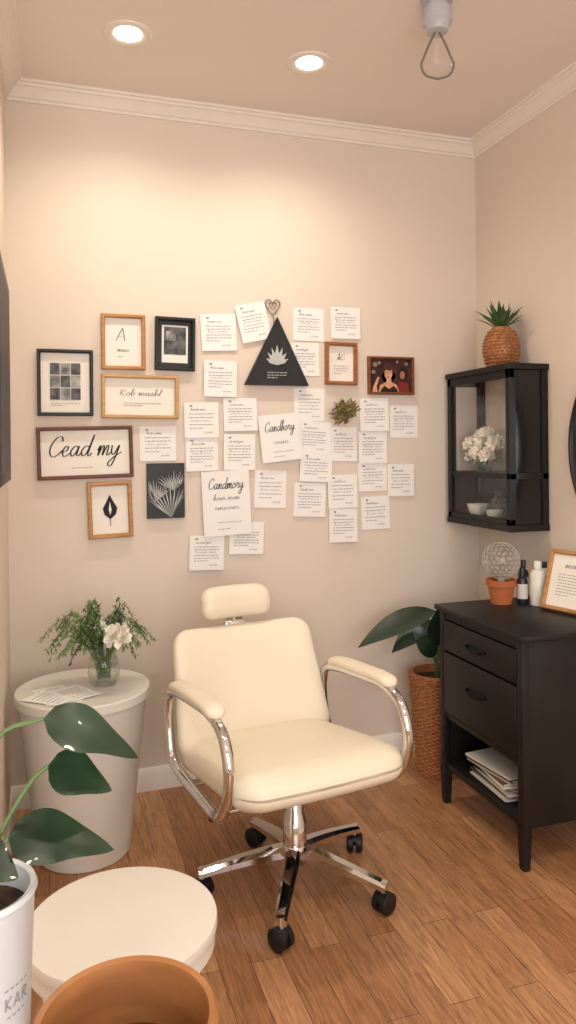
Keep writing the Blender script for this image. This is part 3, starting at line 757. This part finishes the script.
# printed mark following pot surface
def wrap(x,z):
    r=.0415+ (z/.315)*.0125+.0006
    th=-math.pi/2+.90+x/r
    return Vector((px+r*math.cos(th),py+r*math.sin(th),.5005+z))
def stroke(xa,za,xb,zb,t=.0016):
    xa*=.75;xb*=.75
    za=.232+(za-.236)*.75; zb=.232+(zb-.236)*.75
    dx,dz=xb-xa,zb-za; L=math.hypot(dx,dz); nx,nz=-dz/L*t/2,dx/L*t/2
    b.add([wrap(xa-nx,za-nz),wrap(xb-nx,zb-nz),wrap(xb+nx,zb+nz),wrap(xa+nx,za+nz)],[[0,1,2,3]],M_gray)
z0,z1=.228,.244
x=-.022; stroke(x,z0,x,z1); stroke(x,.236,x+.008,z1); stroke(x,.236,x+.008,z0)
x=-.010; stroke(x,z0,x+.005,z1); stroke(x+.005,z1,x+.010,z0); stroke(x+.002,.233,x+.008,.233)
x=.005; stroke(x,z0,x,z1); stroke(x,z1,x+.007,z1-.002); stroke(x+.007,z1-.002,x+.007,.237); stroke(x+.007,.237,x,.236); stroke(x+.002,.236,x+.008,z0)
for k in range(5): stroke(-.024+k*.008,.254,-.019+k*.008,.254,.0012)
for k in range(4): stroke(-.020+k*.008,.218,-.015+k*.008,.218,.0012)
# pothos leaves
pots=Vector((px,py,.805))
for (way,d,up,L,wd,dr) in (
   ([(.0,.0,.08),(.02,-.01,.168),(.064,-.01,.184)],(.9,-.05,-.34),(.1,-.6,1),.107,.058,.20),
   ([(.02,-.01,.07),(.05,-.01,.120),(.068,-.01,.136)],(.85,-.1,-.34),(.1,-.7,1),.070,.052,.15),
   ([(.01,-.02,.05),(.03,-.02,.075)],(.95,-.1,-.05),(.1,-.6,1),.102,.060,.3),
   ([(-.01,-.02,.05),(-.02,-.02,.07)],(.8,-.5,-.1),(.1,-.6,1),.07,.06,.2),
   ([(-.02,.02,.05),(-.04,.03,.12)],(-.6,.3,.5),(0,-.5,1),.09,.06,.3),
   ([(-.02,-.02,.04),(-.05,-.02,.09)],(-.7,-.3,.3),(0,-.5,1),.09,.06,.3)):
    pts=cr([pots]+[pots+Vector(q) for q in way],5); b.tube(pts,.0022,M_stem,6)
    b.leaf(pts[-1],d,up,L,wd,M_g3,droop=dr,fold=.12,n=14,shape='heart')
b.obj('potted_pothos')

# ------------------------------------------------ lights / world
def area(name,loc,rot,sx,sy,e,col):
    l=bpy.data.lights.new(name,'AREA'); l.shape='RECTANGLE'; l.size=sx;l.size_y=sy;l.energy=e;l.color=col
    o=bpy.data.objects.new(name,l); o.location=loc; o.rotation_euler=rot; scene.collection.objects.link(o)
area('rear_fill_light',(0,-1.62,1.4),(math.radians(90),0,0),2.3,1.7,66,(1,.97,.93))  # added fill lamp behind the camera, in place of daylight
w=bpy.data.worlds.new('world'); scene.world=w; w.use_nodes=True
w.node_tree.nodes['Background'].inputs[0].default_value=(.85,.9,1,1); w.node_tree.nodes['Background'].inputs[1].default_value=.6

# ------------------------------------------------ camera
a=math.atan(243/750); rho=.01
F=Vector((math.sin(a),math.cos(a),0)); R=Vector((math.cos(a),-math.sin(a),0)); U=Vector((0,0,1))
r2=R*math.cos(rho)-U*math.sin(rho); u2=R*math.sin(rho)+U*math.cos(rho)
cam=bpy.data.cameras.new('camera'); co=bpy.data.objects.new('camera',cam); scene.collection.objects.link(co)
m=Matrix(((r2.x,u2.x,-F.x,0),(r2.y,u2.y,-F.y,0),(r2.z,u2.z,-F.z,1.255),(0,0,0,1))); co.matrix_world=m
cam.sensor_width=36; cam.lens=750/1024*36; cam.shift_y=-62/1024; cam.clip_start=.05
scene.camera=co
